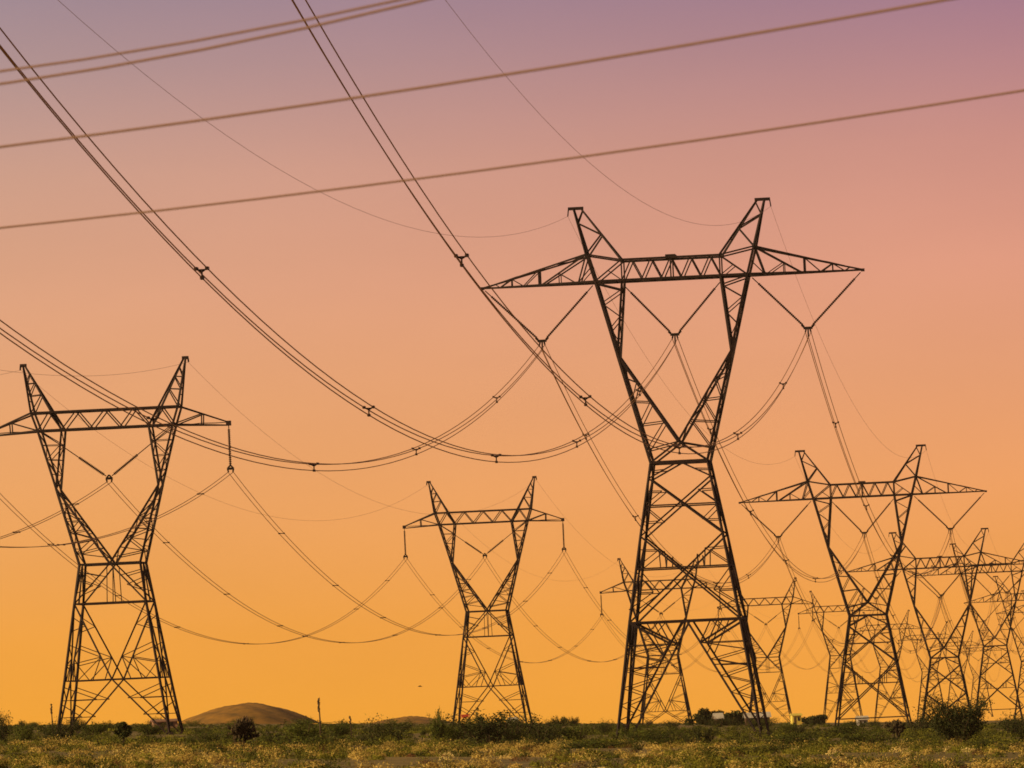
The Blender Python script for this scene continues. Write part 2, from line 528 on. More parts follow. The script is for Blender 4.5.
def tower_B_parts(foot):
    P = []
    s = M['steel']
    def hw(z): return float(np.interp(-z, [135, 173, 248, 308, 340], [30.6, 36, 47.5, 56.5, 61]))
    def hd(z): return float(np.interp(-z, [0, 58, 135, 173, 248, 308, 340], [15, 17, 23, 33, 45, 54, 58]))
    m = MB(KB)
    for y in (-15, 15):
        m.beam((-68, y, 0), (68, y, 0), CB); m.beam((-74, y, 18), (74, y, 18), CB)
        p = [(-56.3, 18.3), (-43.9, 0), (-29, 18), (-15, 0), (0, 18), (15, 0), (29, 18), (43.9, 0), (56.3, 18.3)]
        for a, b in zip(p, p[1:]): m.beam((a[0], y, a[1]), (b[0], y, b[1]), BB)
        for q in (-1, 1): m.beam((q*56.3, y, 18), (q*68, y, 0), BB)
    zig(m, (-68, -15, 0), (68, -15, 0), (-68, 15, 0), (68, 15, 0), 8, SB, True)
    zig(m, (-74, -15, 18), (74, -15, 18), (-74, 15, 18), (74, 15, 18), 8, SB, True)
    P.append(('crossarm', m.mesh('crossarm', s)))
    for sx in (-1, 1):
        m = MB(KB)
        for y in (-1, 1):
            a, b, ta, tb = (sx*68, y*15, 0), (sx*74, y*15, 18), (sx*122.5, y*1.5, -3), (sx*122.5, y*1.5, 0)
            m.beam(a, ta, CB * .9, CB * .6); m.beam(b, tb, CB * .9, CB * .6)
            m.beam(lerp(a, ta, .52), lerp(b, tb, .47), BB); m.beam(a, lerp(b, tb, .47), BB)
            m.beam(lerp(a, ta, .52), lerp(b, tb, .47), SB)
        zig(m, (sx*68, -15, 0), (sx*122, -1, 0), (sx*68, 15, 0), (sx*122, 1, 0), 4, SB)
        m.box((sx*122.5*KB, 0, -1*KB), .45, .4, .45)
        P.append(('side_arm', m.mesh('side_arm', s)))
        m = MB(KB)
        for y in (-1, 1):
            o0, o1, o2 = (sx*68, y*15, 0), (sx*74, y*15, 18), (sx*82, y*1.2, 66)
            i0, i2 = (sx*43.9, y*15, 0), (sx*80, y*1.2, 66)
            i1 = lerp(i0, i2, .3)
            m.beam(o0, o1, CB); m.beam(o1, o2, CB * .85, CB * .6); m.beam(i0, i1, CB * .9); m.beam(i1, i2, CB * .85, CB * .6)
            m.beam(o1, lerp(i1, i2, .36), SB * 1.1); m.beam(lerp(i1, i2, .36), lerp(o1, o2, .36), SB)
            m.beam(lerp(o1, o2, .36), lerp(i1, i2, .62), SB); m.beam(lerp(i1, i2, .62), lerp(o1, o2, .62), SB); m.beam(lerp(o1, o2, .62), lerp(i1, i2, .82), SB)
        for t in (.25, .5, .75): m.beam(lerp((sx*74, -15, 18), (sx*82, -1, 66), t), lerp((sx*74, 15, 18), (sx*82, 1, 66), t), SB)
        m.beam((sx*78.5, 0, 66.5), (sx*85, 0, 66.5), .3); m.beam((sx*84.5, 0, 66.5), (sx*85, 0, 62), .14)
        P.append(('earth_wire_peak', m.mesh('earth_wire_peak', s)))
        m = MB(KB)
        for y in (-1, 1):
            o0, o1, o2 = (sx*68, y*15, 0), (sx*51.6, y*17, -58.5), (sx*30.6, y*23, -135)
            i0, i1 = (sx*43.9, y*15, 0), (sx*51.4, y*17, -60)
            l0, l1 = (sx*51, y*17, -60), (0, y*23, -135)
            m.beam(o0, o1, CB); m.beam(o1, o2, CB * 1.05); m.beam(i0, i1, CB * .9); m.beam(l0, l1, CB)
            zig(m, i0, i1, o0, o1, 4, SB, True, 1)
            zig(m, lerp(o1, o2, .3), o2, lerp(l0, l1, .3), lerp(l0, l1, .92), 5, SB * 1.1, True)
        fl = lambda p: (p[0], -p[1], p[2])
        for a, b, n in ((o0, o1, 4), (o1, o2, 5), (l0, l1, 5), (i0, i1, 4)): zig(m, fl(a), fl(b), a, b, n, SB, True)
        P.append(('fork_limb', m.mesh('fork_limb', s)))
    m = MB(KB)
    for y in (-23, 23): m.beam((-30.6, y, -135), (30.6, y, -135), CB)
    for x in (-30.6, 0, 30.6): m.beam((x, -23, -135), (x, 23, -135), BB)
    P.append(('waist_frame', m.mesh('waist_frame', s)))
    def side(rot):
        m = MB(KB)
        def T(u, z):
            sgn = -1 if rot in (0, 2) else 1
            if rot < 2: return (u * hw(z), sgn * hd(z), z)
            return (sgn * hw(z), u * hd(z), z)
        def b(u0, z0, u1, z1, w): m.beam(T(u0, z0), T(u1, z1), w)
        g = lambda x, z: x / (hw(z) if rot < 2 else hd(z))
        for q in (-1, 1):
            b(0, -135, q, -173, BB * 1.1)
            b(g(q*3, -173), -173, 0 if rot > 1 else g(q*3, -137), -137, SB)
            b(q, -150, g(q*17, -156), -156, SB); b(q, -163, g(q*17, -156), -156, SB); b(q, -142, g(q*10, -147), -147, SB)
            # X down to the lower ring
            b(q, -173, 0, -248, BB * 1.15); b(0, -248, q*.93, foot + 4, BB * 1.15)
            H = hw(-173) if rot < 2 else hd(-173)
            dg = lambda z: g(q * (z + 248) / 75 * H, z)
            b(q, -186, dg(-195), -195, SB); b(q, -200, dg(-195), -195, SB)
            b(q, -213, dg(-226), -226, SB); b(q, -233, dg(-226), -226, SB)
            b(dg(-226), -226, q*.72, -248, SB); b(dg(-226), -226, q*.40, -248, SB); b(q, -233, q*.72, -248, SB)
            for k in (.33, .62):
                z0 = -248 + (foot + 248) * k
                b(q, z0, q*.93*k, z0, SB); b(q, z0 + 14, q*.93*k, z0, SB * 1.1)
        b(-1, -173, 1, -173, BB * 1.3); b(-1, -248, 1, -248, BB)
        return m.mesh('body_lattice', s)
    for r in range(4): P.append(('body_lattice', side(r)))
    for sx in (-1, 1):
        for sy in (-1, 1):
            m = MB(KB)
            zs = [-135, -173, -248, foot]
            for a, b in zip(zs, zs[1:]):
                m.beam((sx*hw(a), sy*hd(a), a), (sx*hw(b), sy*hd(b), b), CB * .95)
            m.box((sx*hw(foot)*KB, sy*hd(foot)*KB, foot*KB), .6, .6, .6)
            P.append(('leg', m.mesh('leg', s)))
    mi = M['insulator']
    for q in (-1, 1):
        m = MB(KB); insulator(m, (q*66, 0, -1), (q*3, 0, -48), rod=1, disc=.15, nd=20, thick_from=.38)
        P.append(('insulator_string', m.mesh('insulator_string', mi)))
        m = MB(KB); insulator(m, (q*122.5, 0, -3), (q*122.5, 0, -44), rod=.5, disc=.14, nd=18)
        P.append(('insulator_string', m.mesh('insulator_string', mi)))
    for x, z in ((-122.5, -44), (0, -48), (122.5, -44)):
        m = MB(KB)
        m.beam((x-3, 0, z-2.5), (x+3, 0, z-2.5), .22)
        for q in (-1, 1):
            m.beam((x, 0, z+1), (x+q*3.2, 0, z-2.5), .14); m.beam((x+q*3, 0, z-2.5), (x+q*2.2, 0, z-6), .14)
        P.append(('yoke_plate', m.mesh('yoke_plate', M['steel_dark'])))
    return relevel(P, KB, [120, 135, 173, 248], [120, 136, 175, 251.5], foot)

def uvec(L_, z0, base):         # a tower further down (nearer than) the first of its line
    return Vector((base.x - math.sin(TH) * L_, base.y - math.cos(TH) * L_, base.z + z0))
A = [wpt(*t) for t in ((672.3, 278.6, 700), (862.6, 496.6, 1085), (940.3, 567.5, 1428), (991.7, 572.3, 1750), (1028, 600, 2100), (1051, 611, 2450))]
B = [wpt(x, y, 760 / s) for x, y, s in ((107, 428, 1), (483.4, 522.7, .65), (660, 589.3, .485), (765, 605, .385), (838, 611.5, .323), (887, 629.5, .275), (928, 639, .24), (956, 646, .213), (978, 651, .19))]
A.insert(0, uvec(465.1, 1.5, A[0])); A[0].x = A[1].x - math.sin(.0798) * 465.1
B.insert(0, uvec(343.8, 1.5, B[0]))
ADESC = ['nearest wide-arm tower beside the camera', 'largest wide-arm tower right of centre', 'second wide-arm tower, right of the largest one', 'third wide-arm tower, behind the big creosote bush',
         'fourth wide-arm tower, near the right edge', 'fifth wide-arm tower, its left arm showing at the right edge', 'sixth wide-arm tower, faint at the right edge']
BDESC = ['short-arm tower nearest the camera', 'large short-arm tower at the left', 'short-arm tower standing alone near the middle', 'short-arm tower seen through the largest tower', 'short-arm tower just right of the largest tower',
         'fifth short-arm tower, left of the second wide-arm one', 'sixth short-arm tower, faint behind the second wide-arm one', 'seventh short-arm tower, small and hazy', 'eighth short-arm tower, tiny and hazy', 'farthest short-arm tower, tiny in the haze']
cacheA, cacheB = {}, {}
towers = {}
def put_tower(kind, i, p):
    K = KA if kind == 'A' else KB
    gz = float(ground(p.x, p.y))
    foot = -(p.z - gz + .15) / K
    if kind == 'A': foot = round(max(min(foot, -309), -470))
    else: foot = round(max(min(foot, -265), -345))
    cache = cacheA if kind == 'A' else cacheB
    key = foot
    if key not in cache: cache[key] = (tower_A_parts if kind == 'A' else tower_B_parts)(foot)
    label = ADESC[i] if kind == 'A' else BDESC[i]
    extra = {'A': 'dark lattice pylon: ', 'B': 'dark lattice pylon: '}[kind]
    root = empty('transmission_tower', (p.x, p.y, p.z + foot * K), -TH, extra + label, 'pylon',
                 'wide-arm pylons of the right-hand line' if kind == 'A' else 'short-arm pylons of the left-hand line')
    for n, me in cache[key]:
        o = bpy.data.objects.new(n, me); COL.objects.link(o); o.parent = root
        o.location = (0, 0, -foot * K)
    towers[(kind, i)] = root
    return root
for i, p in enumerate(A): put_tower('A', i, p)
for i, p in enumerate(B): put_tower('B', i, p)
# small red number plate low on the middle tower
m = MB(); m.box((0, 0, 0), 1.0, .08, .45); m.box((-.62, 0, .02), .1, .1, .6); m.box((.62, 0, .02), .1, .1, .6)
o = link('number_plate', m.mesh('number_plate', M['red']), None, towers[('B', 2)])
pw = wpt(465, 716, B[2].y - 5)
rr_ = towers[('B', 2)]
o.location = Matrix.Rotation(TH, 3, 'Z') @ (pw - rr_.location)
o['label'] = 'small red plate on the tower leg'

# ---------------------------------------------------------------- conductors
def ph(t, x, z, K):
    return t + Vector((x * K * math.cos(TH), -x * K * math.sin(TH), z * K))
def span_pts(p, q, sag, n):
    out = []
    for i in range(n + 1):
        t = i / n
        r = p.lerp(q, t); r.z -= 4 * sag * t * (1 - t)
        out.append(r)
    return out
def conductor(p, q, sag, offs, rad, n, label, group, sp_t=(), cat='power line', matl='wire'):
    root = empty('conductor_bundle', p, 0, label, cat, group)
    side_v = Vector((math.cos(TH), -math.sin(TH), 0))
    base = span_pts(p, q, sag, n)
    for dx, dz in offs:
        m = MB()
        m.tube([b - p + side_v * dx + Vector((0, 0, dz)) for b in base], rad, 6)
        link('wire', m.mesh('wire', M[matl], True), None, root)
    for t in sp_t:
        b = p.lerp(q, t); b.z -= 4 * sag * t * (1 - t)
        m = MB()
        pts = [b - p + side_v * dx + Vector((0, 0, dz)) for dx, dz in offs]
        if len(pts) == 3:
            c = sum(pts, Vector()) / 3
            fw = (q - p).normalized() * .3
            for a in pts: m.beam(c, c + (a - c) * 1.25, .075); m.beam(a - fw, a + fw, .13)
            m.beam(c + (pts[0] - c) * .6, c + (pts[1] - c) * .6, .06)
        else:
            m.beam(pts[0], pts[1], .08); fw = (q - p).normalized() * .3
            for a in pts: m.beam(a - fw, a + fw, .12)
        link('spacer', m.mesh('spacer', M['spacer']), None, root)
    return root
def earth(p, q, sag, label, group):
    m = MB(); m.tube([b - p for b in span_pts(p, q, sag, 40)], .012, 5)
    o = link('earth_wire', m.mesh('earth_wire', M['earth_wire'], True))
    o.location = p
    tag(o, label, 'cable', group)
TRI = ((-.24, 0), (.24, 0), (0, -.42)); TWIN = ((-.24, 0), (.24, 0))
SA_ = [(16.65, 11.3), (12, 8), (10.5, 7), (10, 7), (10, 7), (10, 7)]
AN = ['the nearest', 'the largest', 'the second', 'the third', 'the fourth', 'the fifth', 'the sixth']
BN = ['', 'the leftmost', 'the middle', 'the third', 'the fourth', 'the fifth', 'the sixth', 'the seventh', 'the eighth', 'the farthest']
for i in range(len(A) - 1):
    s1, s2 = SA_[i]
    for x, w in ((-133.5, 'left'), (0, 'centre'), (133.5, 'right')):
        if i == 0:
            lab = {'left': 'triple wires sweeping in low from left edge to left insulator of the largest tower',
                   'centre': 'triple wires sweeping from the upper left to centre insulator of the largest tower',
                   'right': 'triple wires dropping from the top edge to right insulator of the largest tower'}[w]
            st = [.115, .261, .416, .588, .738, .892]
        else:
            lab = f'triple wires on {w} insulators between {AN[i]} and {AN[i+1][4:]} wide-arm towers'
            st = [.12, .28, .45, .62, .80]
        conductor(ph(A[i], x, -60, KA), ph(A[i+1], x, -60, KA), s1, TRI, .030, 56, lab, 'triple conductors of the right-hand line', st)
    for x, w in ((-102, 'left'), (102, 'right')):
        lab = f'thin earth wire between {w} peaks of {AN[i]} and {AN[i+1][4:]} wide-arm towers'
        earth(ph(A[i], x, 67.5, KA), ph(A[i+1], x, 67.5, KA), s2, lab, 'earth wires over the towers')
SB_ = [(10.4, 6.6), (13.5, 9), (11.7, 8)] + [(11, 8)] * 6
for i in range(len(B) - 1):
    s1, s2 = SB_[i]
    for x, w in ((-122.5, 'left'), (0, 'centre'), (122.5, 'right')):
        lab = (f'twin wires from off the left edge to the {w} insulator of the large left tower' if i == 0
               else f'twin wires on {w} insulators between {BN[i]} and {BN[i+1][4:]} short-arm towers')
        z = -50 if x else -54
        conductor(ph(B[i], x, z, KB), ph(B[i+1], x, z, KB), s1, TWIN, .030, 48, lab, 'twin conductors of the left-hand line', [.1, .22, .34, .5, .66, .82, .93] if i < 3 else ())
    for x, w in ((-84.5, 'left'), (84.5, 'right')):
        lab = (f'thin earth wire from the left edge to the {w} peak of the large left tower' if i == 0
               else f'thin earth wire between {w} peaks of {BN[i]} and {BN[i+1][4:]} short-arm towers')
        earth(ph(B[i], x, 62, KB), ph(B[i+1], x, 62, KB), s2, lab, 'earth wires over the towers')

# low distribution wires crossing close in front of the camera
near = [((0, 71.5), (400, 0), 6.55, .012, 'upper of the two close cables crossing the top left corner'),
        ((0, 84), (425, 0), 6.45, .013, 'lower of the two close cables crossing the top left corner'),
        ((0, 147), (945, 0), 6.2, .0135, 'long blurred cable crossing near the top of the picture'),
        ((0, 228), (1024, 90.5), 6.2, .0125, 'lowest blurred cable crossing above the largest tower')]
for (a, b, h, r, lab), cf in zip(near, (.0032, .0030, .0010, .0009)):
    def hit(px, py):
        d = wpt(px, py, 1.0)
        return d * (h / d.z)
    p, q = hit(*a), hit(*b)
    d = (q - p).normalized()
    c = (p + q) / 2
    m = MB()
    pts = []
    for i in range(61):
        t = -60 + 120 * i / 60
        pts.append(d * t + Vector((0, 0, cf * (t * t - (q - p).length_squared / 4) if abs(t) < 12 else cf * (144 - (q - p).length_squared / 4 + (abs(t) - 12) * 24 * .4))))
    m.tube(pts, r, 8)
    o = link('cable', m.mesh('cable', M['cable'], True))
    o.location = c
    tag(o, lab, 'cable', 'close cables crossing in front of the towers')

# ---------------------------------------------------------------- vegetation
def soup(name, tri, material):
    """tri: (n,3,3) array -> one mesh"""
    n = len(tri)
    me = bpy.data.meshes.new(name)
    me.vertices.add(n * 3); me.vertices.foreach_set('co', tri.astype(np.float32).ravel())
    me.loops.add(n * 3); me.loops.foreach_set('vertex_index', np.arange(n * 3))
    me.polygons.add(n); me.polygons.foreach_set('loop_start', np.arange(0, n * 3, 3))
    me.materials.append(material)
    me.update()
    return me
def leaves(c, size, up=.3, g=rng, nrm=None, jit=.55):
    """random leaf triangles around centres c (n,3)"""
    n = len(c)
    if nrm is not None:
        nn = nrm + g.normal(size=(n, 3)) * jit; nn /= np.linalg.norm(nn, axis=1, keepdims=True)
        a = g.normal(size=(n, 3)); a[:, 2] += up; a -= nn * (a * nn).sum(1, keepdims=True); a /= np.linalg.norm(a, axis=1, keepdims=True)
        b = np.cross(nn, a)
        s = (size * g.uniform(.6, 1.3, n))[:, None]
        return np.stack([c - a * s * .6 - b * s * .5, c + a * s, c - a * s * .5 + b * s * .5], 1)
    a = g.normal(size=(n, 3)); a[:, 2] += up; a /= np.linalg.norm(a, axis=1, keepdims=True)
    b = g.normal(size=(n, 3)); b -= a * (a * b).sum(1, keepdims=True); b /= np.linalg.norm(b, axis=1, keepdims=True)
    s = (size * g.uniform(.6, 1.3, n))[:, None]
    return np.stack([c - a * s * .6 - b * s * .45, c + a * s, c - a * s * .5 + b * s * .45], 1)
def mound(n, rx, rz, g=rng):
    """points in a rounded, ragged clump"""
    d = g.normal(size=(n, 3)); d[:, 2] = np.abs(d[:, 2]); d /= np.linalg.norm(d, axis=1, keepdims=True)
    r = g.uniform(.45, 1, n) ** .6
    lob = 1 + .28 * np.sin(d[:, 0] * 5 + g.uniform(0, 6)) * np.sin(d[:, 1] * 5 + g.uniform(0, 6))
    return d * (r * lob)[:, None] * np.array([rx, rx, rz])
def cover(n, ylo, yhi, spread, rlo, rhi, hratio, per, leaf, material, name, dens=None, pw=1.0):
    t = []
    k = 0
    while k < n:
        y = ylo + (yhi - ylo) * rng.uniform() ** pw
        x = rng.uniform(-1, 1) * (y * .0625 * spread + 4)
        if dens is not None and rng.uniform() > dens(x, y): 
            k += .34; continue
        k += 1
        r = rlo + (rhi - rlo) * rng.uniform() ** 2
        p = mound(per, r, r * hratio * rng.uniform(.7, 1.3)); nr = p / np.linalg.norm(p, axis=1, keepdims=True)
        p += np.array([x, y, float(ground(x, y)) - .05])
        t.append(leaves(p, leaf, .3, rng, nr))
    tri = np.concatenate(t)
    org = np.array([0, (ylo + yhi) / 2, 0])
    o = link(name, soup(name, tri - org, material))
    o.location = org
    return o
def patch(x, y, sx=.11, sy=.02, ph_=0):
    return .5 + .5 * math.sin(x * sx + 2 * math.sin(y * sy) + ph_) * math.cos(y * sy * 1.7 + x * .05)
NZ = lambda x, y, f, p: .5 + .5 * math.sin(x * f + 2.1 * math.sin(y * f * .45 + p) + p) * math.cos(y * f * .6 + 1.7 * math.sin(x * f * .5 + p))
for n_, r0, r1, per, leaf, mt, nm, lab, dn in (
        (1200, .28, .8, 300, .045, 'gold', 'golden_brush', 'low golden dry brush tufts covering the foreground', lambda x, y: .1 + .9 * NZ(x, y, .16, 0)),
        (170, .25, .6, 300, .04, 'straw', 'straw_tufts', 'pale bleached straw tufts scattered in the foreground', lambda x, y: NZ(x, y, .12, 1.) ** 3),
        (850, .3, .85, 300, .045, 'olive', 'olive_brush', 'olive green brush between the golden tufts', lambda x, y: .2 + .8 * NZ(x, y, .13, 3.)),
        (620, .35, 1.0, 300, .05, 'green', 'dark_brush', 'dark green brush in the foreground', lambda x, y: .12 + .88 * NZ(x, y, .1, 4.4)),
        (380, .22, .6, 260, .04, 'rust', 'rusty_brush', 'dead rusty brown brush in the foreground', lambda x, y: .2 + .8 * NZ(x, y, .14, 2.2))):
    o = cover(n_, 262, 520, 1.35, r0, r1, .8, per, leaf, M[mt], nm, dn)
    tag(o, lab, 'brush', kind='stuff')
o = cover(3400, 470, 1050, 1.3, .35, 1.0, .8, 110, .085, M['green'], 'scrub', lambda x, y: .25 + .75 * NZ(x, y, .07, 1.), .8)
tag(o, 'dark green scrub covering the ground round the tower feet', 'scrub', kind='stuff')
o = cover(2000, 470, 1050, 1.3, .3, .8, .75, 90, .085, M['olive'], 'olive_scrub', lambda x, y: .25 + .75 * NZ(x, y, .08, 3.), .8)
tag(o, 'olive scrub between the dark bushes round the tower feet', 'scrub', kind='stuff')
o = cover(3400, 1050, 2400, 1.25, .3, .85, .65, 60, .16, M['green'], 'distant_scrub', lambda x, y: .15 + .85 * NZ(x, y, .06, 2.) ** 1.5, .8)
tag(o, 'distant scrub along the skyline', 'scrub', kind='stuff')

# individual shrubs: prototypes of foliage + stems, unit height 1
def shrub_proto(seed, nb, nleaf, leaf, upright=.6, round_=False, dark=False):
    g = np.random.default_rng(seed)
    mb = MB()
    cs = []
    for i in range(nb):
        an = g.uniform(0, 2 * math.pi); lean = g.uniform(.03, 1) ** .6 * (1 - upright) * 1.75
        d = np.array([math.cos(an) * lean, math.sin(an) * lean, 1.0])
        h = g.uniform(.6, 1.0) * (1 - .42 * lean * lean)
        p0 = np.array([math.cos(an), math.sin(an), 0]) * .06
        p1 = p0 + d * h * .5 + g.normal(size=3) * .03
        p2 = p0 + d * h * .97 + g.normal(size=3) * .05
        mb.tube([p0, p1, p2], [.014, .010, .004], 4)
        k = nleaf // nb
        t = g.uniform(.12 if round_ else .3, 1.05, k)[:, None]
        c = np.where(t < .5, p0 + (p1 - p0) * t * 2, p1 + (p2 - p1) * (t * 2 - 1))
        c = c + g.normal(size=(k, 3)) * (.11 if round_ else .07) * (1.15 - t * .5)
        c[:, 2] = np.abs(c[:, 2])
        cs.append(c)
    c = np.concatenate(cs)
    return soup('foliage', leaves(c, leaf, .8, g), M['leafdark' if dark else 'leaf']), mb.mesh('stems', M['bark'])
protos = [shrub_proto(s, 20, 2400, .034, u, rd, dk) for s, u, rd, dk in ((1, .55, True, False), (2, .45, True, False), (3, .7, False, False), (4, .5, True, True), (5, .62, False, True))]
big = shrub_proto(11, 44, 9000, .024, .60, False, True)
def shrub(px, top, wpx, D, proto, label, group=None, name='shrub', cat='bush', base_py=None):
    c = wpt(px, top, D)
    gz = float(ground(c.x, D))
    h = max(c.z - gz, .5)
    r = empty(name, (c.x, D, gz - .05), random.uniform(0, 6.28), label, cat, group)
    w = wpx * D / F
    for n, me in zip(('foliage', 'stems'), proto):
        o = bpy.data.objects.new(n, me); COL.objects.link(o); o.parent = r
    co = np.empty(len(proto[0].vertices) * 3, np.float32); proto[0].vertices.foreach_get('co', co); co = co.reshape(-1, 3)
    ww = (np.percentile(co[:, 0], 97) - np.percentile(co[:, 0], 3)); hh = np.percentile(co[:, 2], 99.5)
    r.scale = (w * 1.05 / ww, w * 1.05 / ww, h / hh)
    return r
named = [
 (1, 710, 18, 640, 3, 'dark rounded bush cut by the left edge of the picture'),
 (717, 717, 22, 1290, 3, 'low bush hiding the walls of the small white roofed shed'),
 (757, 717.5, 36, 1290, 1, 'wide bush hiding the walls of the long white roofed trailer'),
 (57, 718, 28, 600, 3, 'dark bush at the left foot of the large left tower'),
 (205, 730, 22, 560, 0, 'green bush left of the cholla cactus'),
 (308, 719, 30, 620, 2, 'ragged bush beside the dry agave stalk'),
 (340, 720, 22, 680, 2, 'thin green bush right of the dry agave stalk'),
 (384, 716.5, 36, 560, 3, 'dense dark bush alone between the mound and the middle tower'),
 (437, 710, 14, 600, 2, 'wispy tall weed left of the middle tower'),
 (455, 721, 26, 640, 2, 'low bush at the left foot of the middle tower'),
 (488, 710, 44, 580, 4, 'tall dark bush in front of the middle tower'),
 (510, 712, 40, 590, 3, 'dark bush at the right foot of the middle tower'),
 (543, 716, 36, 600, 3, 'pointed bush right of the middle tower'),
 (575, 722, 30, 640, 0, 'low green bush left of the largest tower'),
 (603, 719, 16, 800, 3, 'small dark bush just left of the largest tower'),
 (640, 726, 30, 620, 0, 'green bush at the left foot of the largest tower'),
 (672, 719, 14, 980, 3, 'tiny dark bush under the arch of the largest tower'),
 (668, 728, 34, 560, 1, 'broad green bush under the largest tower'),
 (758, 738, 44, 560, 3, 'dark bush at the right foot of the largest tower'),
 (790, 732, 40, 520, 0, 'broad green bush right of the largest tower'),
 (866, 728, 40, 600, 1, 'green bush at the foot of the second wide-arm tower'),
 (843, 724, 30, 700, 0, 'low green bush left of the second wide-arm tower'),
 (919, 716, 30, 900, 3, 'bush between the cholla clump and the big creosote bush'),
 (1014, 712, 30, 760, 3, 'dark bush at the right edge of the picture'),
 (1003, 742, 46, 400, 3, 'dark bush low in the right corner'),
 (985, 738, 40, 470, 1, 'green bush in front of the right edge'),
 (150, 722, 24, 760, 0, 'green bush inside the legs of the large left tower'),
 (92, 721, 20, 760, 2, 'thin bush inside the large left tower'),
 (655, 744, 50, 450, 1, 'broad olive bush in front of the largest tower'),
 (590, 742, 60, 440, 0, 'wide olive bush in the foreground left of the largest tower'),
 (745, 750, 60, 400, 0, 'wide olive bush in the foreground below the right tower foot'),
 (300, 732, 60, 470, 1, 'wide green bush in the foreground below the agave stalk'),
 (520, 738, 44, 500, 0, 'green bush in front of the middle tower bushes'),
]
for px, top, w, D, k, lab in named:
    shrub(px, top, w, D, protos[k], lab)
r = shrub(958, 697, 50, 600, big, 'big spiky creosote bush in front of the third wide-arm tower', name='creosote_bush')
# many further shrubs nobody can tell apart by their looks
MARKS = ((-200, 'off the left edge'), (25, 'at the left edge'), (120, 'by the large left tower'), (190, 'right of the large left tower'), (245, 'below the mound'), (318, 'by the tall dry stalk'), (383, 'by the dense dark bush'),
         (440, 'left of the middle tower'), (492, 'by the middle tower'), (560, 'right of the middle tower'), (620, 'at the left foot of the largest tower'), (690, 'under the largest tower'), (760, 'at the right foot of the largest tower'),
         (815, 'left of the second wide-arm tower'), (870, 'under the second wide-arm tower'), (920, 'left of the creosote bush'), (960, 'behind the creosote bush'), (1010, 'at the right edge'), (1200, 'off the right edge'))
for i in range(170):
    y = 540 + 1150 * rng.uniform() ** 1.1
    x = rng.uniform(-1, 1) * y * .066
    u = x / y * F + 512
    h = .6 + 1.3 * rng.uniform() ** 2.6
    gz = float(ground(x, y))
    k = int(rng.integers(0, 5))
    lab = ('low', 'waist high', 'tall')[0 if h < 1.0 else 1 if h < 1.5 else 2] + (' rounded green', ' spreading green', ' spiky green', ' dense dark', ' thin dark')[k] + ' shrub ' + min(MARKS, key=lambda q: abs(q[0] - u))[1] + (', near' if y < 750 else ', farther back' if y < 1150 else ', on the skyline')
    r = empty('shrub', (x, y, gz - .05), rng.uniform(0, 6.28), lab, 'bush', 'desert shrubs of the scrub belt')
    for n, me in zip(('foliage', 'stems'), protos[k]):
        o = bpy.data.objects.new(n, me); COL.objects.link(o); o.parent = r
    s_ = h * rng.uniform(.9, 1.5)
    r.scale = (s_, s_, h)

# trees on the skyline
def tree(px, top, wpx, D, seed, label, trunk_h=.25):
    g = np.random.default_rng(seed)
    c = wpt(px, top, D); gz = float(ground(c.x, D)); h = c.z - gz; w = wpx * D / F
    r = empty('tree', (c.x, D, gz - .1), 0, label, 'tree', None)
    mb = MB()
    mb.tube([(0, 0, 0), (.02 * h, 0, h * trunk_h), (0, .03 * h, h * .7)], [h * .05, h * .04, h * .012], 7)
    cs = []
    for i in range(13):
        an = g.uniform(0, 6.28); rad = g.uniform(.1, .75) * w / 2; z = h * g.uniform(trunk_h + .08, .84)
        q = (math.cos(an) * rad, math.sin(an) * rad, z)
        mb.tube([(0, 0, h * trunk_h), (q[0] * .5, q[1] * .5, (h * trunk_h + z) / 2 + .02 * h), q], [h * .02, h * .013, h * .005], 5)
        rr = g.uniform(.14, .24) * max(w, h * .6)
        d = g.normal(size=(190, 3)); d /= np.linalg.norm(d, axis=1, keepdims=True)
        cs.append(np.array(q) + d * rr * g.uniform(.3, 1, 190)[:, None] * np.array([1, 1, .62]))
    c_ = np.concatenate(cs); c_[:, 2] = np.minimum(c_[:, 2], h)
    link('crown', soup('crown', leaves(c_, .06 * max(w, h), .2, g), M['leafdark']), None, r)
    link('trunk', mb.mesh('trunk', M['bark']), None, r)
tree(122, 714.5, 15, 560, 21, 'small round tree on the skyline seen through the large left tower', .3)
tree(709, 707.5, 32, 1450, 22, 'rounded tree on the skyline under the right leg of the largest tower', .1)
tree(737, 708, 36, 1450, 23, 'broad tree on the skyline beside the white roof', .1)
tree(814, 715, 26, 1750, 24, 'low dark tree between the yellow shed and the third pylon', .08)
tree(690, 717, 12, 1500, 25, 'tiny tree left of the rounded skyline tree', .1)

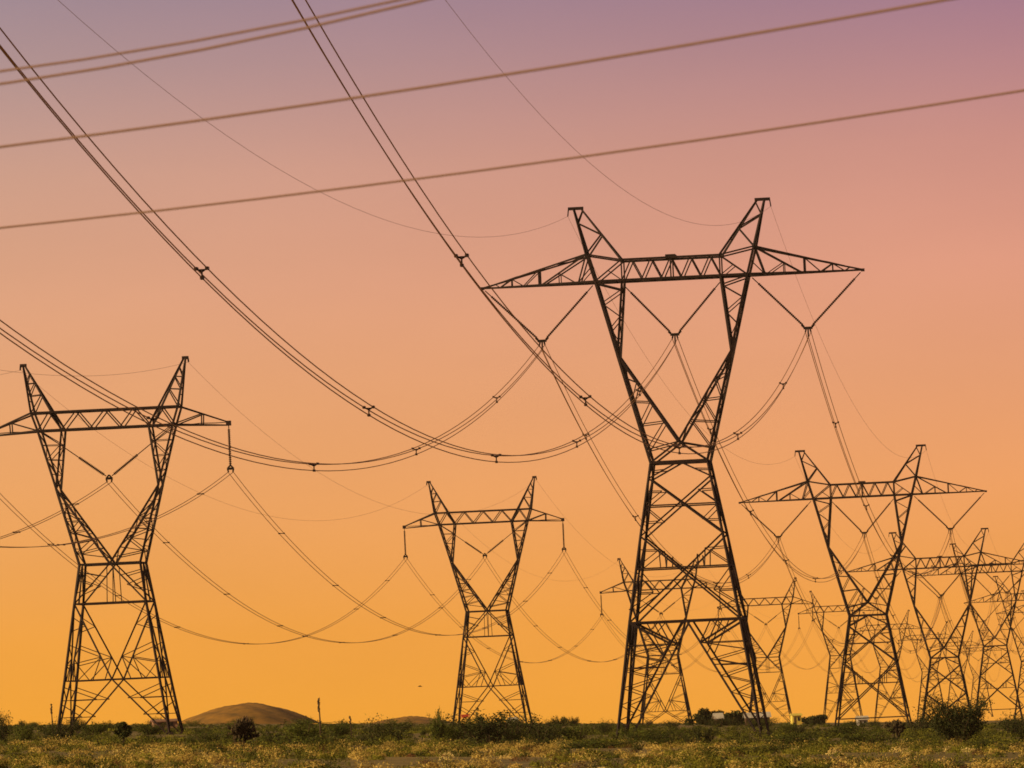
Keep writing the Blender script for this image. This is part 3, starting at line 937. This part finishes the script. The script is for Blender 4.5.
# cholla cactuses
def cholla(px, top, wpx, D, seed, label, tips=True):
    g = np.random.default_rng(seed)
    c = wpt(px, top, D); gz = float(ground(c.x, D)); h = c.z - gz; w = wpx * D / F
    r = empty('cholla_cactus', (c.x, D, gz - .05), 0, label, 'cactus')
    mb, mt = MB(), MB(); tl = []
    def br(p, d, l, rad, dep):
        q = p + d * l
        mb.tube([p, (p + q) / 2 + g.normal(size=3) * l * .06, q], [rad * .9, rad, rad * .75], 6)
        if dep == 0:
            if tips: tl.append((q, d, l, rad))
            return
        for _ in range(3 if dep > 1 else 4):
            nd = d + g.normal(size=3) * .75; nd[2] = abs(nd[2]) * .8 + .1; nd /= np.linalg.norm(nd)
            br(q - d * l * g.uniform(0, .3), nd, l * .72, rad * .8, dep - 1)
    for k in range(5):
        an = 6.28 * k / 5 + g.uniform(0, 1)
        d = np.array([math.cos(an) * w / h * .55, math.sin(an) * w / h * .55, 1.0]); d /= np.linalg.norm(d)
        br(np.array([math.cos(an), math.sin(an), 0]) * w * .1, d, h * .33, h * .05, 3)
    zmax = max(v.z for v in mb.v); k = h * .96 / zmax
    xm = sorted(abs(v.x) for v in mb.v)[int(len(mb.v) * .95)]; kx = w * .5 / xm
    for m_ in (mb,):
        m_.v = [Vector((v.x * kx, v.y * kx, v.z * k)) for v in m_.v]
    link('branches', mb.mesh('branches', M['cactus'], True), None, r)
    for q, d, l, rad in tl[:90]:
        mt = MB()
        mt.tube([Vector(q), Vector(q + d * l * .28)], [rad * .95, rad * .5], 6)
        mt.v = [Vector((v.x * kx, v.y * kx, v.z * k)) for v in mt.v]
        link('spiny_tip', mt.mesh('spiny_tip', M['cactus_tip'], True), None, r)
cholla(239, 714.5, 26, 440, 31, 'dark cholla cactus with pale tips left of the mound foot')
cholla(895, 717, 20, 640, 32, 'dark upright cholla clump right of the second wide-arm tower', False)

# dry agave stalks
def stalk(px, top, D, label, rad=.05):
    c = wpt(px, top, D); gz = float(ground(c.x, D)); h = c.z - gz
    r = empty('agave_stalk', (c.x, D, gz - .05), 0, label, 'plant')
    mb = MB(); mb.tube([(0, 0, 0), (.04, 0, h * .5), (.0, 0, h)], [rad, rad * .8, rad * .4], 7)
    link('stem', mb.mesh('stem', M['bark']), None, r)
    mb = MB()
    for i in range(26):
        z = h * random.uniform(.72, 1.0); an = random.uniform(0, 6.28)
        mb.tube([(0, 0, z), (math.cos(an) * .10, math.sin(an) * .10, z + .07)], [rad * .9, rad * .5], 5)
    link('seed_pods', mb.mesh('seed_pods', M['bark']), None, r)
    mb = MB()
    for i in range(28):
        an = i * 2.4; e = .5 + .45 * random.random()
        mb.tube([(0, 0, 0), (math.cos(an) * .3, math.sin(an) * .3, e * .5), (math.cos(an) * .5, math.sin(an) * .5, e)], [.03, .022, .004], 4)
    link('leaves', mb.mesh('leaves', M['leaf']), None, r)
stalk(318.5, 698, 600, 'tall dry flower stalk rising right of the mound', .075)
stalk(51, 703, 700, 'dry flower stalk left of the large left tower', .07)
stalk(350, 716, 620, 'short dry stalk between the tall stalk and the dense dark bush', .05)

# ---------------------------------------------------------------- small buildings on the skyline
def shed(name, cat, px, base_py, wpx, hpx, D, wall, roof, label, depth=6, gable=.25, rot=.3):
    c = wpt(px, base_py, D); w = wpx * D / F; h = hpx * D / F
    gz = float(ground(c.x, D)); z0 = min(c.z, gz)
    h = c.z + h - z0
    r = empty(name, (c.x, D, z0), rot, label, cat)
    hw_ = w / 2; d = depth / 2; e = h * (1 - gable)
    m = MB()
    m.face([(-hw_, -d, 0), (hw_, -d, 0), (hw_, -d, e), (-hw_, -d, e)]); m.face([(hw_, d, 0), (-hw_, d, 0), (-hw_, d, e), (hw_, d, e)])
    for s in (-1, 1):
        p = [(s*hw_, -d, 0), (s*hw_, d, 0), (s*hw_, d, e), (s*hw_, 0, h - .06), (s*hw_, -d, e)]
        m.face(p if s > 0 else p[::-1])
    link('wall', m.mesh('wall', M[wall]), None, r)
    m = MB()
    for s in (-1, 1):
        a = [(-hw_-.25, s*(d+.3), e-.1), (hw_+.25, s*(d+.3), e-.1), (hw_+.25, 0, h), (-hw_-.25, 0, h)]
        b = [(x, y, z + .12) for x, y, z in a]
        m.face(a); m.face(b)
        for i in range(4):
            j = (i + 1) % 4; m.face([a[i], a[j], b[j], b[i]])
    link('roof', m.mesh('roof', M[roof]), None, r)
    m = MB(); m.box((-hw_*.45, -d-.04, e*.42), min(.9, w*.2), .06, e*.8)
    link('door', m.mesh('door', M['brownwall']), None, r)
    m = MB(); m.box((hw_*.4, -d-.04, e*.6), min(1.2, w*.22), .06, e*.35)
    link('window', m.mesh('window', M['glass']), None, r)
shed('shed', 'shed', 165, 729, 24, 9, 1000, 'pinkwall', 'pinkwall', 'low pinkish block shed behind the right leg of the large left tower', 4, .1, .1)
shed('shed', 'shed', 718, 716.5, 7, 2.8, 1330, 'brownwall', 'white', 'small white roofed shed between the two skyline trees', 3, .35, .08)
shed('trailer', 'trailer', 757, 717, 24, 4, 1330, 'brownwall', 'white', 'long white roofed trailer behind the right foot of the largest tower', 3, .3, .05)
shed('shed', 'shed', 796, 722, 9, 8, 1650, 'yellow', 'yellow', 'small bright yellow shed right of the largest tower', 3, .12, .1)
shed('trailer', 'trailer', 862, 720.5, 10, 4, 1500, 'white', 'white', 'small white trailer between the legs of the second wide-arm tower', 3, .3, .05)
shed('shed', 'shed', 513, 724, 6, 6, 1100, 'white', 'white', 'tiny white shed behind the bushes of the middle tower', 2, .4, .2)

# a small bird over the plain
c = wpt(420, 686.5, 620)
m = MB(); m.tube([(-.22, 0, 0), (-.1, 0, .02), (.08, 0, .02), (.24, 0, -.01)], [.01, .05, .045, .01], 8)
b = link('bird', m.mesh('bird', M['bird'], True)); b.location = c; b.scale = (.75, .75, .75)
for s in (-1, 1):
    m = MB(); m.face([(-.09, 0, .04), (.09, 0, .04), (.02, s*.32, .13), (-.05, s*.42, .08)]); m.face([(-.09, 0, .025), (-.05, s*.42, .07), (.02, s*.32, .12), (.09, 0, .025)])
    link('wing', m.mesh('wing', M['bird']), None, b)
tag(b, 'small dark bird flying low left of the middle tower', 'bird')

# ---------------------------------------------------------------- dusty air
me = bpy.data.meshes.new('haze')
x0, x1, y0, y1, z0, z1 = -1850, 1850, -350, 4300, -110, 95
vv = [(x, y, z) for x in (x0, x1) for y in (y0, y1) for z in (z0, z1)]
me.from_pydata(vv, [], [(0, 1, 3, 2), (4, 6, 7, 5), (0, 4, 5, 1), (2, 3, 7, 6), (0, 2, 6, 4), (1, 5, 7, 3)])
hm = bpy.data.materials.new('haze'); hm.use_nodes = True
t = hm.node_tree; t.nodes.clear()
pv = t.nodes.new('ShaderNodeVolumePrincipled'); mo = t.nodes.new('ShaderNodeOutputMaterial')
pv.inputs['Color'].default_value = (.95, .72, .46, 1)
pv.inputs['Density'].default_value = .000023
pv.inputs['Anisotropy'].default_value = .2
t.links.new(pv.outputs[0], mo.inputs['Volume'])
me.materials.append(hm)
hz = bpy.data.objects.new('haze', me); COL.objects.link(hz)
tag(hz, 'warm dusty haze over the plain', 'haze', kind='stuff')
